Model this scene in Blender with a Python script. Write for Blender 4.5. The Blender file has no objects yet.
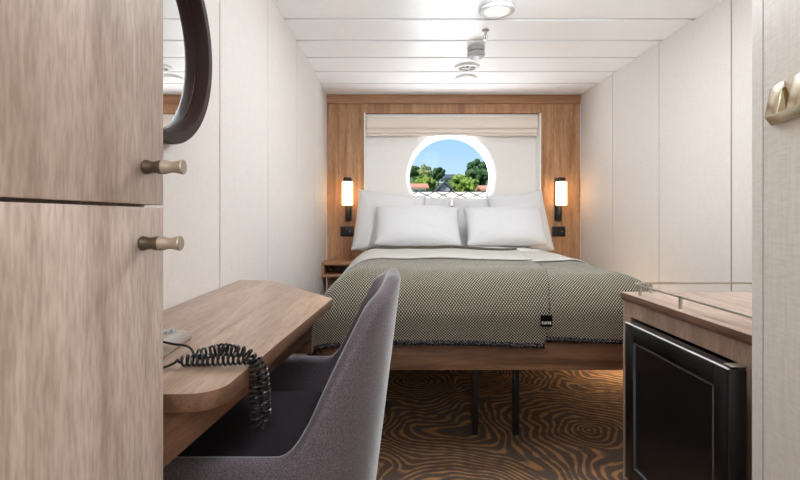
import bpy, bmesh, math, random
from mathutils import Vector, Matrix, noise

random.seed(7)
S = bpy.context.scene
COL = S.collection
PI = math.pi
F = 465.0            # focal length in pixels
EYE = 1.0
def px(x, d): return (x - 396.0) * d / F
def pz(y, d): return EYE + (217.0 - y) * d / F

# ------------------------------------------------------------------ materials
def nt_new(name):
    m = bpy.data.materials.new(name); m.use_nodes = True
    nt = m.node_tree; nt.nodes.clear()
    out = nt.nodes.new('ShaderNodeOutputMaterial')
    b = nt.nodes.new('ShaderNodeBsdfPrincipled')
    nt.links.new(b.outputs[0], out.inputs[0])
    return m, nt, b, out

def lin(c):
    def f(v):
        v /= 255.0
        return v / 12.92 if v <= 0.04045 else ((v + 0.055) / 1.055) ** 2.4
    return (f(c[0]), f(c[1]), f(c[2]), 1.0)

def node(nt, t, **kw):
    n = nt.nodes.new(t)
    for k, v in kw.items():
        if k in n.bl_rna.properties: setattr(n, k, v)
        else: n.inputs[k].default_value = v
    return n

def position(nt, scale=(1, 1, 1), rot=(0, 0, 0)):
    g = node(nt, 'ShaderNodeNewGeometry')
    mp = node(nt, 'ShaderNodeMapping'); mp.inputs['Scale'].default_value = scale
    mp.inputs['Rotation'].default_value = rot
    nt.links.new(g.outputs['Position'], mp.inputs['Vector'])
    return mp.outputs[0]

def ramp(nt, src, stops):
    r = node(nt, 'ShaderNodeValToRGB')
    e = r.color_ramp.elements
    e[0].position, e[0].color = stops[0]
    e[1].position, e[1].color = stops[-1]
    for p, c in stops[1:-1]:
        n = e.new(p); n.color = c
    nt.links.new(src, r.inputs[0])
    return r.outputs[0]

def mixc(nt, fac, a, b, mode='MIX'):
    m = node(nt, 'ShaderNodeMix', data_type='RGBA', blend_type=mode)
    for s, v in ((m.inputs[0], fac), (m.inputs[6], a), (m.inputs[7], b)):
        if hasattr(v, 'links'): nt.links.new(v, s)
        else: s.default_value = v
    return m.outputs[2]

def math_(nt, op, a, b=None, c=None):
    m = node(nt, 'ShaderNodeMath', operation=op)
    for i, v in enumerate((a, b, c)):
        if v is None: continue
        if hasattr(v, 'links'): nt.links.new(v, m.inputs[i])
        else: m.inputs[i].default_value = v
    return m.outputs[0]

def bump(nt, b, h, strength=0.2, dist=0.01):
    n = node(nt, 'ShaderNodeBump'); n.inputs['Strength'].default_value = strength
    n.inputs['Distance'].default_value = dist
    nt.links.new(h, n.inputs['Height']); nt.links.new(n.outputs[0], b.inputs['Normal'])

def plain(name, c, rough=0.5, metal=0.0, spec=0.5, vary=0.04, nscale=30):
    m, nt, b, o = nt_new(name)
    n = node(nt, 'ShaderNodeTexNoise'); n.inputs['Scale'].default_value = nscale
    nt.links.new(position(nt), n.inputs['Vector'])
    c = lin(c)
    lo = tuple(v * (1 - vary) for v in c[:3]) + (1,); hi = tuple(min(1, v * (1 + vary)) for v in c[:3]) + (1,)
    nt.links.new(ramp(nt, n.outputs[0], [(0.3, lo), (0.7, hi)]), b.inputs['Base Color'])
    b.inputs['Roughness'].default_value = rough; b.inputs['Metallic'].default_value = metal
    b.inputs['Specular IOR Level'].default_value = spec
    return m

def wood(name, light, mid, dark, axis='z', rough=0.45, contrast=1.0, coarse=5.0, spec=0.4, fleck=0.06):
    """grain running along one axis"""
    m, nt, b, o = nt_new(name)
    st = {'x': (0.06, 1, 1), 'y': (1, 0.06, 1), 'z': (1, 1, 0.06)}[axis]
    v = position(nt, st)
    n1 = node(nt, 'ShaderNodeTexNoise'); n1.inputs['Scale'].default_value = coarse * 3
    n1.inputs['Detail'].default_value = 4; n1.inputs['Distortion'].default_value = 0.8
    nt.links.new(v, n1.inputs['Vector'])
    n2 = node(nt, 'ShaderNodeTexNoise'); n2.inputs['Scale'].default_value = 220
    n2.inputs['Detail'].default_value = 3
    vf = position(nt, tuple(fleck if q < 1 else 1 for q in st))
    nt.links.new(vf, n2.inputs['Vector'])
    n3 = node(nt, 'ShaderNodeTexNoise'); n3.inputs['Scale'].default_value = 60
    n3.inputs['Detail'].default_value = 5
    nt.links.new(vf, n3.inputs['Vector'])
    c1 = ramp(nt, n1.outputs[0], [(0.5 - 0.2 / contrast, lin(dark)), (0.5, lin(mid)), (0.5 + 0.2 / contrast, lin(light))])
    c2 = ramp(nt, n2.outputs[0], [(0.35, (0.80, 0.78, 0.76, 1)), (0.6, (1.04, 1.04, 1.04, 1))])
    c3 = ramp(nt, n3.outputs[0], [(0.35, (0.84, 0.82, 0.80, 1)), (0.65, (1.06, 1.06, 1.06, 1))])
    c = mixc(nt, 1.0, c1, c2, 'MULTIPLY'); c = mixc(nt, 1.0, c, c3, 'MULTIPLY')
    nt.links.new(c, b.inputs['Base Color'])
    b.inputs['Roughness'].default_value = rough
    b.inputs['Specular IOR Level'].default_value = spec
    bump(nt, b, n2.outputs[0], 0.12, 0.003)
    return m

def wall_mat(name, c, c2):
    m, nt, b, o = nt_new(name)
    n = node(nt, 'ShaderNodeTexNoise'); n.inputs['Scale'].default_value = 160; n.inputs['Detail'].default_value = 4
    nt.links.new(position(nt, (1, 1, 0.08)), n.inputs['Vector'])
    n2 = node(nt, 'ShaderNodeTexNoise'); n2.inputs['Scale'].default_value = 260
    nt.links.new(position(nt, (0.15, 0.15, 1)), n2.inputs['Vector'])
    a = math_(nt, 'ADD', n.outputs[0], n2.outputs[0])
    nt.links.new(ramp(nt, math_(nt, 'MULTIPLY', a, 0.5), [(0.36, lin(c2)), (0.6, lin(c))]), b.inputs['Base Color'])
    b.inputs['Roughness'].default_value = 0.55
    b.inputs['Specular IOR Level'].default_value = 0.25
    bump(nt, b, a, 0.02, 0.002)
    return m

M = {}
M['wall'] = wall_mat('cream_wall_laminate', (221, 214, 209), (214, 207, 201))
M['partition'] = wall_mat('cream_linen_laminate', (232, 227, 219), (220, 213, 204))
M['groove'] = plain('panel_joint', (120, 112, 104), 0.8)
M['ceiling'] = plain('white_ceiling_panel', (247, 248, 249), 0.35, vary=0.01)
M['ceiling_groove'] = plain('ceiling_joint', (165, 167, 168), 0.6)
M['white'] = plain('white_plastic', (243, 243, 243), 0.4, vary=0.01)
M['white_metal'] = plain('white_painted_steel', (240, 239, 237), 0.45, vary=0.01)
M['lamp_rim'] = plain('shaded_rim', (196, 197, 198), 0.4)  # grey shading round the white lamp put into the rim colour
M['grey_plastic'] = plain('grey_plastic', (165, 166, 166), 0.4)
M['dark_slot'] = plain('dark_recess', (70, 70, 70), 0.7)
M['steel'] = plain('brushed_steel', (190, 184, 174), 0.3, 1.0)
M['brass'] = plain('champagne_metal', (206, 194, 168), 0.22, 1.0)
M['brass_dark'] = plain('antique_brass', (150, 128, 84), 0.3, 1.0)
M['black'] = plain('matt_black_metal', (22, 22, 23), 0.4)
M['black_plastic'] = plain('black_plastic', (14, 14, 16), 0.28)
M['cord'] = plain('black_cord', (12, 12, 13), 0.3)
M['oak'] = wood('walnut_wall_veneer', (196, 154, 118), (180, 137, 101), (150, 108, 77), 'z', 0.45, fleck=.09)
M['oak_x'] = wood('walnut_crosswise', (192, 148, 114), (174, 130, 97), (148, 106, 77), 'x', 0.45)
M['bedwood'] = wood('walnut_bed_veneer', (176, 140, 112), (152, 116, 91), (114, 83, 64), 'x', 0.4)
M['wardrobe'] = wood('greyed_walnut_door', (202, 185, 173), (190, 171, 158), (166, 143, 129), 'z', 0.42, 0.7, 3.0, fleck=.16)
M['desk'] = wood('greyed_walnut_desk_top', (192, 168, 150), (176, 151, 134), (148, 122, 105), 'y', 0.33, 0.7, fleck=.09)
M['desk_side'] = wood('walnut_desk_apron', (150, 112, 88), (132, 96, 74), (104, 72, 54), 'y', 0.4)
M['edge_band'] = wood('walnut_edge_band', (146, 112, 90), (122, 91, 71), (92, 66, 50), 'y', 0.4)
M['minibar_wood'] = wood('greyed_walnut_counter', (200, 178, 163), (186, 162, 147), (162, 136, 120), 'y', 0.36, .7, fleck=.09)
M['minibar_side'] = wood('greyed_walnut_cabinet', (192, 168, 152), (178, 152, 136), (150, 122, 106), 'z', 0.4, .7, fleck=.12)
M['mirror_frame'] = plain('dark_bronze_frame', (50, 32, 28), 0.45, spec=.2)
M['knob_dark'] = plain('bronze_knob', (92, 78, 66), 0.35, 0.6)
M['knob_light'] = plain('pale_bronze_knob_end', (160, 146, 130), 0.4, 0.3)  # outer end of the knob, paler and greyer than its base
M['trim_shine'] = plain('bright_trim', (225, 225, 226), 0.3)  # bright reflection of the chrome put in as a plain pale colour
M['bead'] = plain('grey_bead', (92, 92, 95), 0.4)
M['seal'] = plain('rubber_gasket', (48, 48, 50), 0.6)

def fabric(name, c, c2, scale=900, bumps=0.25, sheen=0.0, rough=0.95, wr=0.0):
    m, nt, b, o = nt_new(name)
    n = node(nt, 'ShaderNodeTexNoise'); n.inputs['Scale'].default_value = scale; n.inputs['Detail'].default_value = 2
    nt.links.new(position(nt), n.inputs['Vector'])
    nt.links.new(ramp(nt, n.outputs[0], [(0.35 if 'stitch' not in name else 0.5, lin(c2)), (0.65, lin(c))]), b.inputs['Base Color'])
    b.inputs['Roughness'].default_value = rough
    b.inputs['Specular IOR Level'].default_value = 0.1
    if sheen:
        b.inputs['Sheen Weight'].default_value = sheen; b.inputs['Sheen Roughness'].default_value = 0.35
    h = n.outputs[0]
    if wr:
        w = node(nt, 'ShaderNodeTexNoise'); w.inputs['Scale'].default_value = 9; w.inputs['Detail'].default_value = 3
        w.inputs['Distortion'].default_value = 1.2
        nt.links.new(position(nt, (1, 1, 0.6)), w.inputs['Vector'])
        h = math_(nt, 'ADD', math_(nt, 'MULTIPLY', n.outputs[0], 0.05), math_(nt, 'MULTIPLY', w.outputs[0], wr))
    bump(nt, b, h, bumps, 0.012 if wr else 0.002)
    return m
M['linen'] = fabric('white_cotton', (222, 222, 224), (216, 216, 218), 700, 0.35, wr=1.0)
M['duvet'] = fabric('white_duvet_cotton', (240, 238, 234), (232, 230, 225), 700, 0.3, wr=1.0)
M['blind'] = fabric('cream_blind_cloth', (240, 231, 222), (230, 220, 210), 500, 0.2)
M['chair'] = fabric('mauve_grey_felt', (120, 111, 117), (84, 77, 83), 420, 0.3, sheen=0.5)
M['seat'] = fabric('shaded_seat_felt', (52, 45, 50), (36, 31, 36), 420, 0.3, sheen=0.05)  # chair felt with the shade under the desk put into its colour
M['hem'] = fabric('blanket_stitch', (120, 115, 112), (22, 18, 28), 230, 0.6)
M['mattress'] = fabric('mattress_ticking', (225, 222, 216), (215, 212, 206), 400, 0.2)

def weave():
    m, nt, b, o = nt_new('birdseye_wool')
    uv = node(nt, 'ShaderNodeUVMap'); uv.uv_map = 'UVMap'
    sep = node(nt, 'ShaderNodeSeparateXYZ'); nt.links.new(uv.outputs[0], sep.inputs[0])
    k = 2 * PI / 0.0120
    cu = math_(nt, 'COSINE', math_(nt, 'MULTIPLY', sep.outputs[0], k))
    cv = math_(nt, 'COSINE', math_(nt, 'MULTIPLY', sep.outputs[1], k))
    p = math_(nt, 'MULTIPLY', cu, cv)
    n = node(nt, 'ShaderNodeTexNoise'); n.inputs['Scale'].default_value = 260
    nt.links.new(uv.outputs[0], n.inputs['Vector'])
    f = math_(nt, 'ADD', math_(nt, 'MULTIPLY_ADD', p, 0.5, 0.5), math_(nt, 'MULTIPLY_ADD', n.outputs[0], 0.5, -0.25))
    col = ramp(nt, f, [(0.34, lin((50, 46, 39))), (0.56, lin((96, 91, 79))), (0.88, lin((192, 185, 168)))])
    nt.links.new(col, b.inputs['Base Color'])
    b.inputs['Roughness'].default_value = 1.0; b.inputs['Specular IOR Level'].default_value = 0.05
    b.inputs['Sheen Weight'].default_value = 0.25; b.inputs['Sheen Roughness'].default_value = 0.4
    bump(nt, b, f, 0.5, 0.003)
    return m
M['weave'] = weave()
M['weave_plain'] = fabric('plain_wool_band', (196, 193, 186), (172, 169, 161), 300, 0.3)
M['label_cloth'] = fabric('black_label_cloth', (16, 14, 14), (10, 9, 9), 300, 0.1)
M['weave_roll'] = fabric('rolled_wool_edge', (104, 98, 86), (66, 61, 53), 200, 0.4)

def carpet():
    m, nt, b, o = nt_new('fingerprint_carpet')
    v = position(nt)
    n = node(nt, 'ShaderNodeTexNoise'); n.inputs['Scale'].default_value = 2.2; n.inputs['Detail'].default_value = 2
    nt.links.new(v, n.inputs['Vector'])
    d = node(nt, 'ShaderNodeVectorMath', operation='MULTIPLY_ADD')
    nt.links.new(n.outputs['Color'], d.inputs[0]); d.inputs[1].default_value = (0.35, 0.35, 0); nt.links.new(v, d.inputs[2])
    vo = node(nt, 'ShaderNodeTexVoronoi'); vo.feature = 'SMOOTH_F1'; vo.voronoi_dimensions = '2D'
    vo.inputs['Scale'].default_value = 1.3; vo.inputs['Smoothness'].default_value = 0.25
    nt.links.new(d.outputs[0], vo.inputs['Vector'])
    s = math_(nt, 'SINE', math_(nt, 'MULTIPLY', vo.outputs['Distance'], 2 * PI / 0.044))
    n2 = node(nt, 'ShaderNodeTexNoise'); n2.inputs['Scale'].default_value = 18; n2.inputs['Detail'].default_value = 5
    nt.links.new(v, n2.inputs['Vector'])
    f = math_(nt, 'ADD', math_(nt, 'MULTIPLY_ADD', s, 0.5, 0.5), math_(nt, 'MULTIPLY_ADD', n2.outputs[0], 1.7, -0.85))
    n3 = node(nt, 'ShaderNodeTexNoise'); n3.inputs['Scale'].default_value = 500
    nt.links.new(v, n3.inputs['Vector'])
    c = ramp(nt, f, [(0.45, lin((84, 70, 61))), (0.68, lin((102, 80, 65))), (0.95, lin((150, 111, 74)))])
    c = mixc(nt, 1.0, c, ramp(nt, n3.outputs[0], [(0.3, (0.7, 0.7, 0.7, 1)), (0.7, (1.1, 1.1, 1.1, 1))]), 'MULTIPLY')
    nt.links.new(c, b.inputs['Base Color'])
    b.inputs['Roughness'].default_value = 1.0; b.inputs['Specular IOR Level'].default_value = 0.05
    bump(nt, b, n3.outputs[0], 0.4, 0.004)
    return m
M['carpet'] = carpet()

def emit(name, c, s, base=(250, 240, 225)):
    m, nt, b, o = nt_new(name)
    n = node(nt, 'ShaderNodeTexNoise'); n.inputs['Scale'].default_value = 20
    nt.links.new(position(nt), n.inputs['Vector'])
    c = lin(c)
    nt.links.new(ramp(nt, n.outputs[0], [(0.3, tuple(v * 0.92 for v in c[:3]) + (1,)), (0.7, c)]), b.inputs['Emission Color'])
    b.inputs['Base Color'].default_value = lin(base)
    b.inputs['Emission Strength'].default_value = s
    return m
M['lamp'] = emit('opal_lamp_glass', (255, 205, 145), 4.0)
M['ceiling_lamp'] = emit('ceiling_lamp_diffuser', (255, 252, 248), 0.25, (235, 235, 235))

def mirror_mat():
    m, nt, b, o = nt_new('silvered_glass')
    n = node(nt, 'ShaderNodeTexNoise'); nt.links.new(position(nt), n.inputs['Vector'])
    nt.links.new(ramp(nt, n.outputs[0], [(0.2, (0.9, 0.9, 0.9, 1)), (0.8, (0.92, 0.92, 0.92, 1))]), b.inputs['Base Color'])
    b.inputs['Metallic'].default_value = 1.0; b.inputs['Roughness'].default_value = 0.01
    return m
M['mirror'] = mirror_mat()

def glass_mat():
    m, nt, b, o = nt_new('clear_pane')
    t = node(nt, 'ShaderNodeBsdfTransparent'); t.inputs[0].default_value = (0.97, 0.98, 0.98, 1)
    g = node(nt, 'ShaderNodeBsdfGlossy'); g.inputs['Roughness'].default_value = 0.02
    mx = node(nt, 'ShaderNodeMixShader'); mx.inputs[0].default_value = 0.0015
    nt.links.new(t.outputs[0], mx.inputs[1]); nt.links.new(g.outputs[0], mx.inputs[2])
    nt.links.new(mx.outputs[0], o.inputs[0]); nt.nodes.remove(b)
    return m
M['glass'] = glass_mat()

def fridge_glass():
    m, nt, b, o = nt_new('smoked_black_glass')
    n = node(nt, 'ShaderNodeTexNoise'); n.inputs['Scale'].default_value = 14; n.inputs['Detail'].default_value = 6
    nt.links.new(position(nt), n.inputs['Vector'])
    nt.links.new(ramp(nt, n.outputs[0], [(0.3, lin((20, 20, 22))), (0.75, lin((32, 31, 33)))]), b.inputs['Base Color'])
    b.inputs['Roughness'].default_value = 0.18; b.inputs['Specular IOR Level'].default_value = 0.45
    return m
M['fridge_glass'] = fridge_glass()

def leaf(name, c, c2):
    m, nt, b, o = nt_new(name)
    n = node(nt, 'ShaderNodeTexNoise'); n.inputs['Scale'].default_value = 1.3; n.inputs['Detail'].default_value = 8
    nt.links.new(position(nt), n.inputs['Vector'])
    nt.links.new(ramp(nt, n.outputs[0], [(0.38, lin(c2)), (0.62, lin(c))]), b.inputs['Base Color'])
    b.inputs['Roughness'].default_value = 0.9; b.inputs['Specular IOR Level'].default_value = 0.1
    bump(nt, b, n.outputs[0], 1.0, 0.6)
    return m
M['leaf_dark'] = leaf('dark_foliage', (84, 110, 66), (40, 60, 38))
M['leaf_bright'] = leaf('bright_foliage', (150, 168, 74), (78, 100, 44))
M['leaf_pale'] = leaf('pale_foliage', (160, 164, 112), (96, 108, 70))
M['bark'] = plain('bark', (84, 66, 52), 0.9)
M['grass'] = leaf('hill_grass', (110, 126, 78), (70, 88, 52))
M['roof_orange'] = plain('orange_tile', (206, 140, 110), 0.8)
M['roof_dark'] = plain('slate', (84, 84, 90), 0.7)
M['house_white'] = plain('white_render', (226, 224, 218), 0.8)
M['house_grey'] = plain('grey_boarding', (168, 166, 166), 0.8)
M['house_glass'] = plain('house_window_glass', (60, 68, 78), 0.2)

# ------------------------------------------------------------------ mesh helpers
def new(): return bmesh.new()

def box(bm, x0, x1, y0, y1, z0, z1, bev=0.0, seg=2):
    r = bmesh.ops.create_cube(bm, size=1.0)
    vs = r['verts']
    bmesh.ops.scale(bm, vec=(x1 - x0, y1 - y0, z1 - z0), verts=vs)
    bmesh.ops.translate(bm, vec=((x0 + x1) / 2, (y0 + y1) / 2, (z0 + z1) / 2), verts=vs)
    if bev:
        es = list({e for v in vs for e in v.link_edges})
        bmesh.ops.bevel(bm, geom=es, offset=bev, segments=seg, profile=0.5, affect='EDGES')
    return bm

def prism(bm, pts, z0, z1, bev=0.0):
    """vertical prism over a plan polygon"""
    lo = [bm.verts.new((x, y, z0)) for x, y in pts]
    hi = [bm.verts.new((x, y, z1)) for x, y in pts]
    n = len(pts)
    fs = [bm.faces.new(lo[::-1]), bm.faces.new(hi)]
    for i in range(n):
        fs.append(bm.faces.new((lo[i], lo[(i + 1) % n], hi[(i + 1) % n], hi[i])))
    bmesh.ops.recalc_face_normals(bm, faces=fs)
    if bev:
        es = [e for e in {e for f in fs[:2] for e in f.edges}]
        bmesh.ops.bevel(bm, geom=es, offset=bev, segments=2, profile=0.5, affect='EDGES')
    return bm

def lathe(bm, prof, center, axis='z', n=32):
    """revolve (r, h) profile; axis z (h up), y, x"""
    c = Vector(center)
    rings = []
    for r, h in prof:
        ring = []
        for i in range(n):
            a = 2 * PI * i / n
            u, v = r * math.cos(a), r * math.sin(a)
            p = {'z': (u, v, h), 'y': (u, h, v), 'x': (h, u, v)}[axis]
            ring.append(bm.verts.new(c + Vector(p)))
        rings.append(ring)
    fs = []
    for a, b in zip(rings, rings[1:]):
        for i in range(n):
            fs.append(bm.faces.new((a[i], a[(i + 1) % n], b[(i + 1) % n], b[i])))
    if prof[0][0] > 1e-5: fs.append(bm.faces.new(rings[0]))
    if prof[-1][0] > 1e-5: fs.append(bm.faces.new(rings[-1]))
    bmesh.ops.remove_doubles(bm, verts=[v for r in (rings[0], rings[-1]) for v in r], dist=1e-6)
    bmesh.ops.recalc_face_normals(bm, faces=[f for f in fs if f.is_valid])
    return bm

def ring_lathe(bm, prof, center, axis='z', n=64):
    """revolve a CLOSED profile loop"""
    c = Vector(center); rings = []
    for r, h in prof:
        ring = []
        for i in range(n):
            a = 2 * PI * i / n
            u, v = r * math.cos(a), r * math.sin(a)
            p = {'z': (u, v, h), 'y': (u, h, v), 'x': (h, u, v)}[axis]
            ring.append(bm.verts.new(c + Vector(p)))
        rings.append(ring)
    fs = []
    for k in range(len(rings)):
        a, b = rings[k], rings[(k + 1) % len(rings)]
        for i in range(n):
            fs.append(bm.faces.new((a[i], a[(i + 1) % n], b[(i + 1) % n], b[i])))
    bmesh.ops.recalc_face_normals(bm, faces=fs)
    return bm

def tube(bm, pts, r, n=8):
    """round tube along points"""
    pts = [Vector(p) for p in pts]
    t = (pts[1] - pts[0]).normalized()
    u = t.orthogonal().normalized()
    rings = []
    for i, p in enumerate(pts):
        t2 = (pts[min(i + 1, len(pts) - 1)] - pts[max(i - 1, 0)]).normalized()
        u = (u - t2 * u.dot(t2)).normalized()
        w = t2.cross(u)
        rings.append([bm.verts.new(p + (u * math.cos(2 * PI * k / n) + w * math.sin(2 * PI * k / n)) * r) for k in range(n)])
    fs = []
    for a, b in zip(rings, rings[1:]):
        for k in range(n):
            fs.append(bm.faces.new((a[k], a[(k + 1) % n], b[(k + 1) % n], b[k])))
    fs.append(bm.faces.new(rings[0])); fs.append(bm.faces.new(rings[-1]))
    bmesh.ops.recalc_face_normals(bm, faces=fs)
    return bm

def grid_faces(bm, rows, close=False):
    for a, b in zip(rows, rows[1:]):
        for i in range(len(a) - 1):
            bm.faces.new((a[i], a[i + 1], b[i + 1], b[i]))

def world_of(o):
    v = Vector((0, 0, 0))
    while o is not None:
        v += o.location; o = o.parent
    return v

def obj(name, bm, mat, parent=None, smooth=True, angle=35, origin=None, keep=False):
    """link the bmesh (built in world coordinates) as one object"""
    if parent is not None: base = world_of(parent)
    elif keep: base = Vector((0, 0, 0))
    elif origin: base = Vector(origin)
    else:
        xs = [v.co for v in bm.verts]
        base = Vector(((min(v.x for v in xs) + max(v.x for v in xs)) / 2,
                       (min(v.y for v in xs) + max(v.y for v in xs)) / 2, min(v.z for v in xs)))
    bmesh.ops.translate(bm, vec=-base, verts=bm.verts[:])
    me = bpy.data.meshes.new(name); bm.to_mesh(me); bm.free()
    o = bpy.data.objects.new(name, me); COL.objects.link(o)
    if parent is not None: o.parent = parent
    else: o.location = base
    for mm in (mat if isinstance(mat, (list, tuple)) else [mat]):
        me.materials.append(mm)
    if smooth:
        me.shade_smooth()
        me.set_sharp_from_angle(angle=math.radians(angle))
    return o

def thing(name, label, cat, loc, group=None):
    o = bpy.data.objects.new(name, None); COL.objects.link(o)
    o.location = loc; o.empty_display_size = 0.05
    o['label'] = label; o['category'] = cat
    if group: o['group'] = group
    return o
def tag(o, label, cat, group=None):
    o['label'] = label; o['category'] = cat
    if group: o['group'] = group
    return o
def struct(name, bm, mat, parent=None, **kw):
    o = obj(name, bm, mat, parent, **kw)
    if parent is None: o['kind'] = 'structure'
    return o

# ------------------------------------------------------------------ the room
XL, XR, YB, YR, ZC = -0.60, 1.60, 4.04, -1.30, 2.06
RX0, RX1, RZ0, RZ1, RY = -0.278, 1.262, 0.86, 1.904, 4.16     # window recess

bm = new(); box(bm, XL - .2, XR + .2, YR - .2, 4.36, -0.12, 0.0)
struct('floor', bm, M['carpet'], smooth=False)

# ceiling of cross planks with recessed joints
bm = new()
edges = [2.495 + .3 * k for k in range(-13, 6)]
ys = [YR - .1] + [e for e in edges if e > YR] + [4.12]
for a, b in zip(ys, ys[1:]):
    box(bm, XL - .1, XR + .1, a + .012, b - .012, ZC, ZC + .02, 0.002, 1)
ce = struct('ceiling', bm, M['ceiling'], smooth=False)
bm = new(); box(bm, XL - .2, XR + .2, YR - .2, 4.36, ZC + .014, ZC + .12)
obj('backing', bm, M['ceiling_groove'], ce, smooth=False)

def panel_wall(name, x0, x1, seams, y0, y1):
    bm = new()
    e = [y0] + seams + [y1]
    for a, b in zip(e, e[1:]):
        box(bm, x0, x1, a + .0042, b - .0042, 0, ZC, 0.0015, 1)
    w = struct(name, bm, M['wall'], smooth=False)
    bm = new()
    xa, xb = (x0 - .1, x1 - .006) if x1 <= XL + .001 else (x0 + .006, x1 + .1)
    box(bm, xa, xb, y0, y1, 0, ZC)
    obj('joint_backing', bm, M['groove'], w, smooth=False)
panel_wall('wall_left', XL - .03, XL, [-.84, -.23, .37, .98, 1.585, 2.18, 2.80, 3.42], YR, YB)
panel_wall('wall_right', XR, XR + .03, [.40, 1.01, 1.62, 2.22, 2.83, 3.44], YR, YB)

bm = new(); box(bm, XL - .1, XR + .1, YR - .1, YR, 0, ZC)
struct('wall_rear', bm, M['wall'], smooth=False)

# partition at the right with an angled end
B = Vector((.590, .748)); A = Vector((.614, .802))
U = Vector((-.2577, -.9662))
C = B + U * .62
bm = new(); prism(bm, [(A.x, A.y), (B.x, B.y), (B.x + U.x * .0015, B.y + U.y * .0015), (C.x, C.y), (C.x, YR), (C.x + .06, YR), (C.x + .06, C.y), (1.6, .55), (1.6, .802)], 0, ZC)
struct('wall_partition', bm, M['partition'], smooth=False)
# facing sheet on the angled wall, leaving a joint by its edge
N = Vector((-U.y, U.x)); N = -N if N.x > 0 else N          # towards the camera side
def t_at(p_x, n):
    """distance along the angled wall where a point standing n proud is seen at column p_x"""
    k = (p_x - 396.0) / F; q = B + N * n
    return (k * q.y - q.x) / (U.x - k * U.y)
a = B + U * t_at(763.4, .006); b = C - U * .01
bm = new(); prism(bm, [(a.x, a.y), (a.x + N.x * .006, a.y + N.y * .006), (b.x + N.x * .006, b.y + N.y * .006), (b.x, b.y)], 0, ZC, 0.0015)
struct('trim_1', bm, M['partition'], smooth=False)
j0, j1 = B + U * (t_at(763.4, .006) - .0016), B + U * (t_at(763.4, .006) - .0003)
bm = new(); prism(bm, [(j0.x, j0.y), (j0.x + N.x * .0063, j0.y + N.y * .0063), (j1.x + N.x * .0063, j1.y + N.y * .0063), (j1.x, j1.y)], 0, ZC)
struct('trim_4', bm, M['groove'], smooth=False)

# wooden wall behind the bed with a recess
bm = new()
box(bm, XL, RX0, YB, 4.34, 0, ZC); box(bm, RX1, XR, YB, 4.34, 0, ZC)
box(bm, RX0, RX1, YB, 4.34, RZ1, ZC); box(bm, RX0, RX1, YB, 4.34, 0, RZ0)
struct('wall_back', bm, M['oak'], smooth=False)
bm = new(); box(bm, XL + .001, XR - .001, YB - .022, YB - .0005, 1.982, ZC - .002, 0.003)
struct('trim_2', bm, M['oak_x'])

# white lining of the recess, with the round opening
CX, CZ, R0, R1 = .493, 1.36, .405, .378
bm = new()
def rim(r, y, n=96):
    return [bm.verts.new((CX + r * math.cos(2 * PI * i / n), y, CZ + r * math.sin(2 * PI * i / n))) for i in range(n)]
def square(y, n=96):
    vs = []
    for i in range(n):
        a = 2 * PI * i / n
        dx, dz = math.cos(a), math.sin(a)
        t = min(((RX1 - .002 - CX) / dx if dx > 1e-6 else (RX0 + .002 - CX) / dx if dx < -1e-6 else 9),
                ((RZ1 - .002 - CZ) / dz if dz > 1e-6 else (RZ0 + .002 - CZ) / dz if dz < -1e-6 else 9))
        vs.append(bm.verts.new((CX + dx * t, y, CZ + dz * t)))
    return vs
loops = [square(RY), rim(R0, RY), rim(R0 - .012, RY + .012), rim(R1, 4.33)]
for p, q in zip(loops, loops[1:]):
    for i in range(96):
        bm.faces.new((p[i], p[(i + 1) % 96], q[(i + 1) % 96], q[i]))
bmesh.ops.recalc_face_normals(bm, faces=bm.faces[:])
struct('wall_recess', bm, M['white_metal'], angle=30)
bm = new()
for x0, x1, z0, z1 in ((RX0, RX0 + .012, RZ0, RZ1), (RX1 - .012, RX1, RZ0, RZ1), (RX0 + .012, RX1 - .012, RZ0, RZ0 + .015)):
    box(bm, x0, x1, YB + .001, RY - .001, z0, z1, .001, 1)
struct('trim_3', bm, M['white_metal'], smooth=False)
bm = new()
ring_lathe(bm, [(R1 + .05, 4.28), (R1 - .012, 4.28), (R1 - .012, 4.32), (R1 + .05, 4.32)], (CX, 0, CZ), 'y', 96)
w1 = struct('window_1', bm, M['white_metal'], origin=(CX, 4.28, CZ - R1))
bm = new(); lathe(bm, [(R1, 4.296), (R1, 4.304)], (CX, 0, CZ), 'y', 96)
obj('pane', bm, M['glass'], w1)

# roman blind pulled up
bl = thing('roman_blind', 'cream roman blind pulled up into folds above the round window', 'blind', (CX, 4.12, 1.72))
bm = new(); box(bm, RX0 + .016, RX1 - .016, 4.075, 4.13, RZ1 - .035, RZ1 - .003, .002)
obj('head_rail', bm, M['white'], bl)
def fold(z0, z1, y0, sag):
    bm = new(); rows = []
    prof = [(y0 + .028, z1), (y0 + .006, z1), (y0, z1 - .012), (y0 - .001, (z0 + z1) / 2), (y0 - .003, z0 + .012), (y0 + .004, z0), (y0 + .016, z0 + .003), (y0 + .028, z0 + .012)]
    for i in range(33):
        x = RX0 + .018 + (RX1 - RX0 - .036) * i / 32
        s = sag * math.sin(PI * i / 32) * .4 + .0015 * math.sin(i * .9)
        rows.append([bm.verts.new((x, y, z + s * (1 if z < z1 - .001 else 0))) for y, z in prof])
    n = len(prof)
    for a, b in zip(rows, rows[1:]):
        for k in range(n): bm.faces.new((a[k], a[(k + 1) % n], b[(k + 1) % n], b[k]))
    bm.faces.new(rows[0]); bm.faces.new(rows[-1])
    bmesh.ops.recalc_face_normals(bm, faces=bm.faces[:])
    return bm
obj('fold', fold(1.780, 1.885, 4.074, .002), M['blind'], bl)
obj('fold', fold(1.738, 1.792, 4.092, .003), M['blind'], bl)
obj('fold', fold(1.716, 1.748, 4.104, .003), M['blind'], bl)

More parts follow.
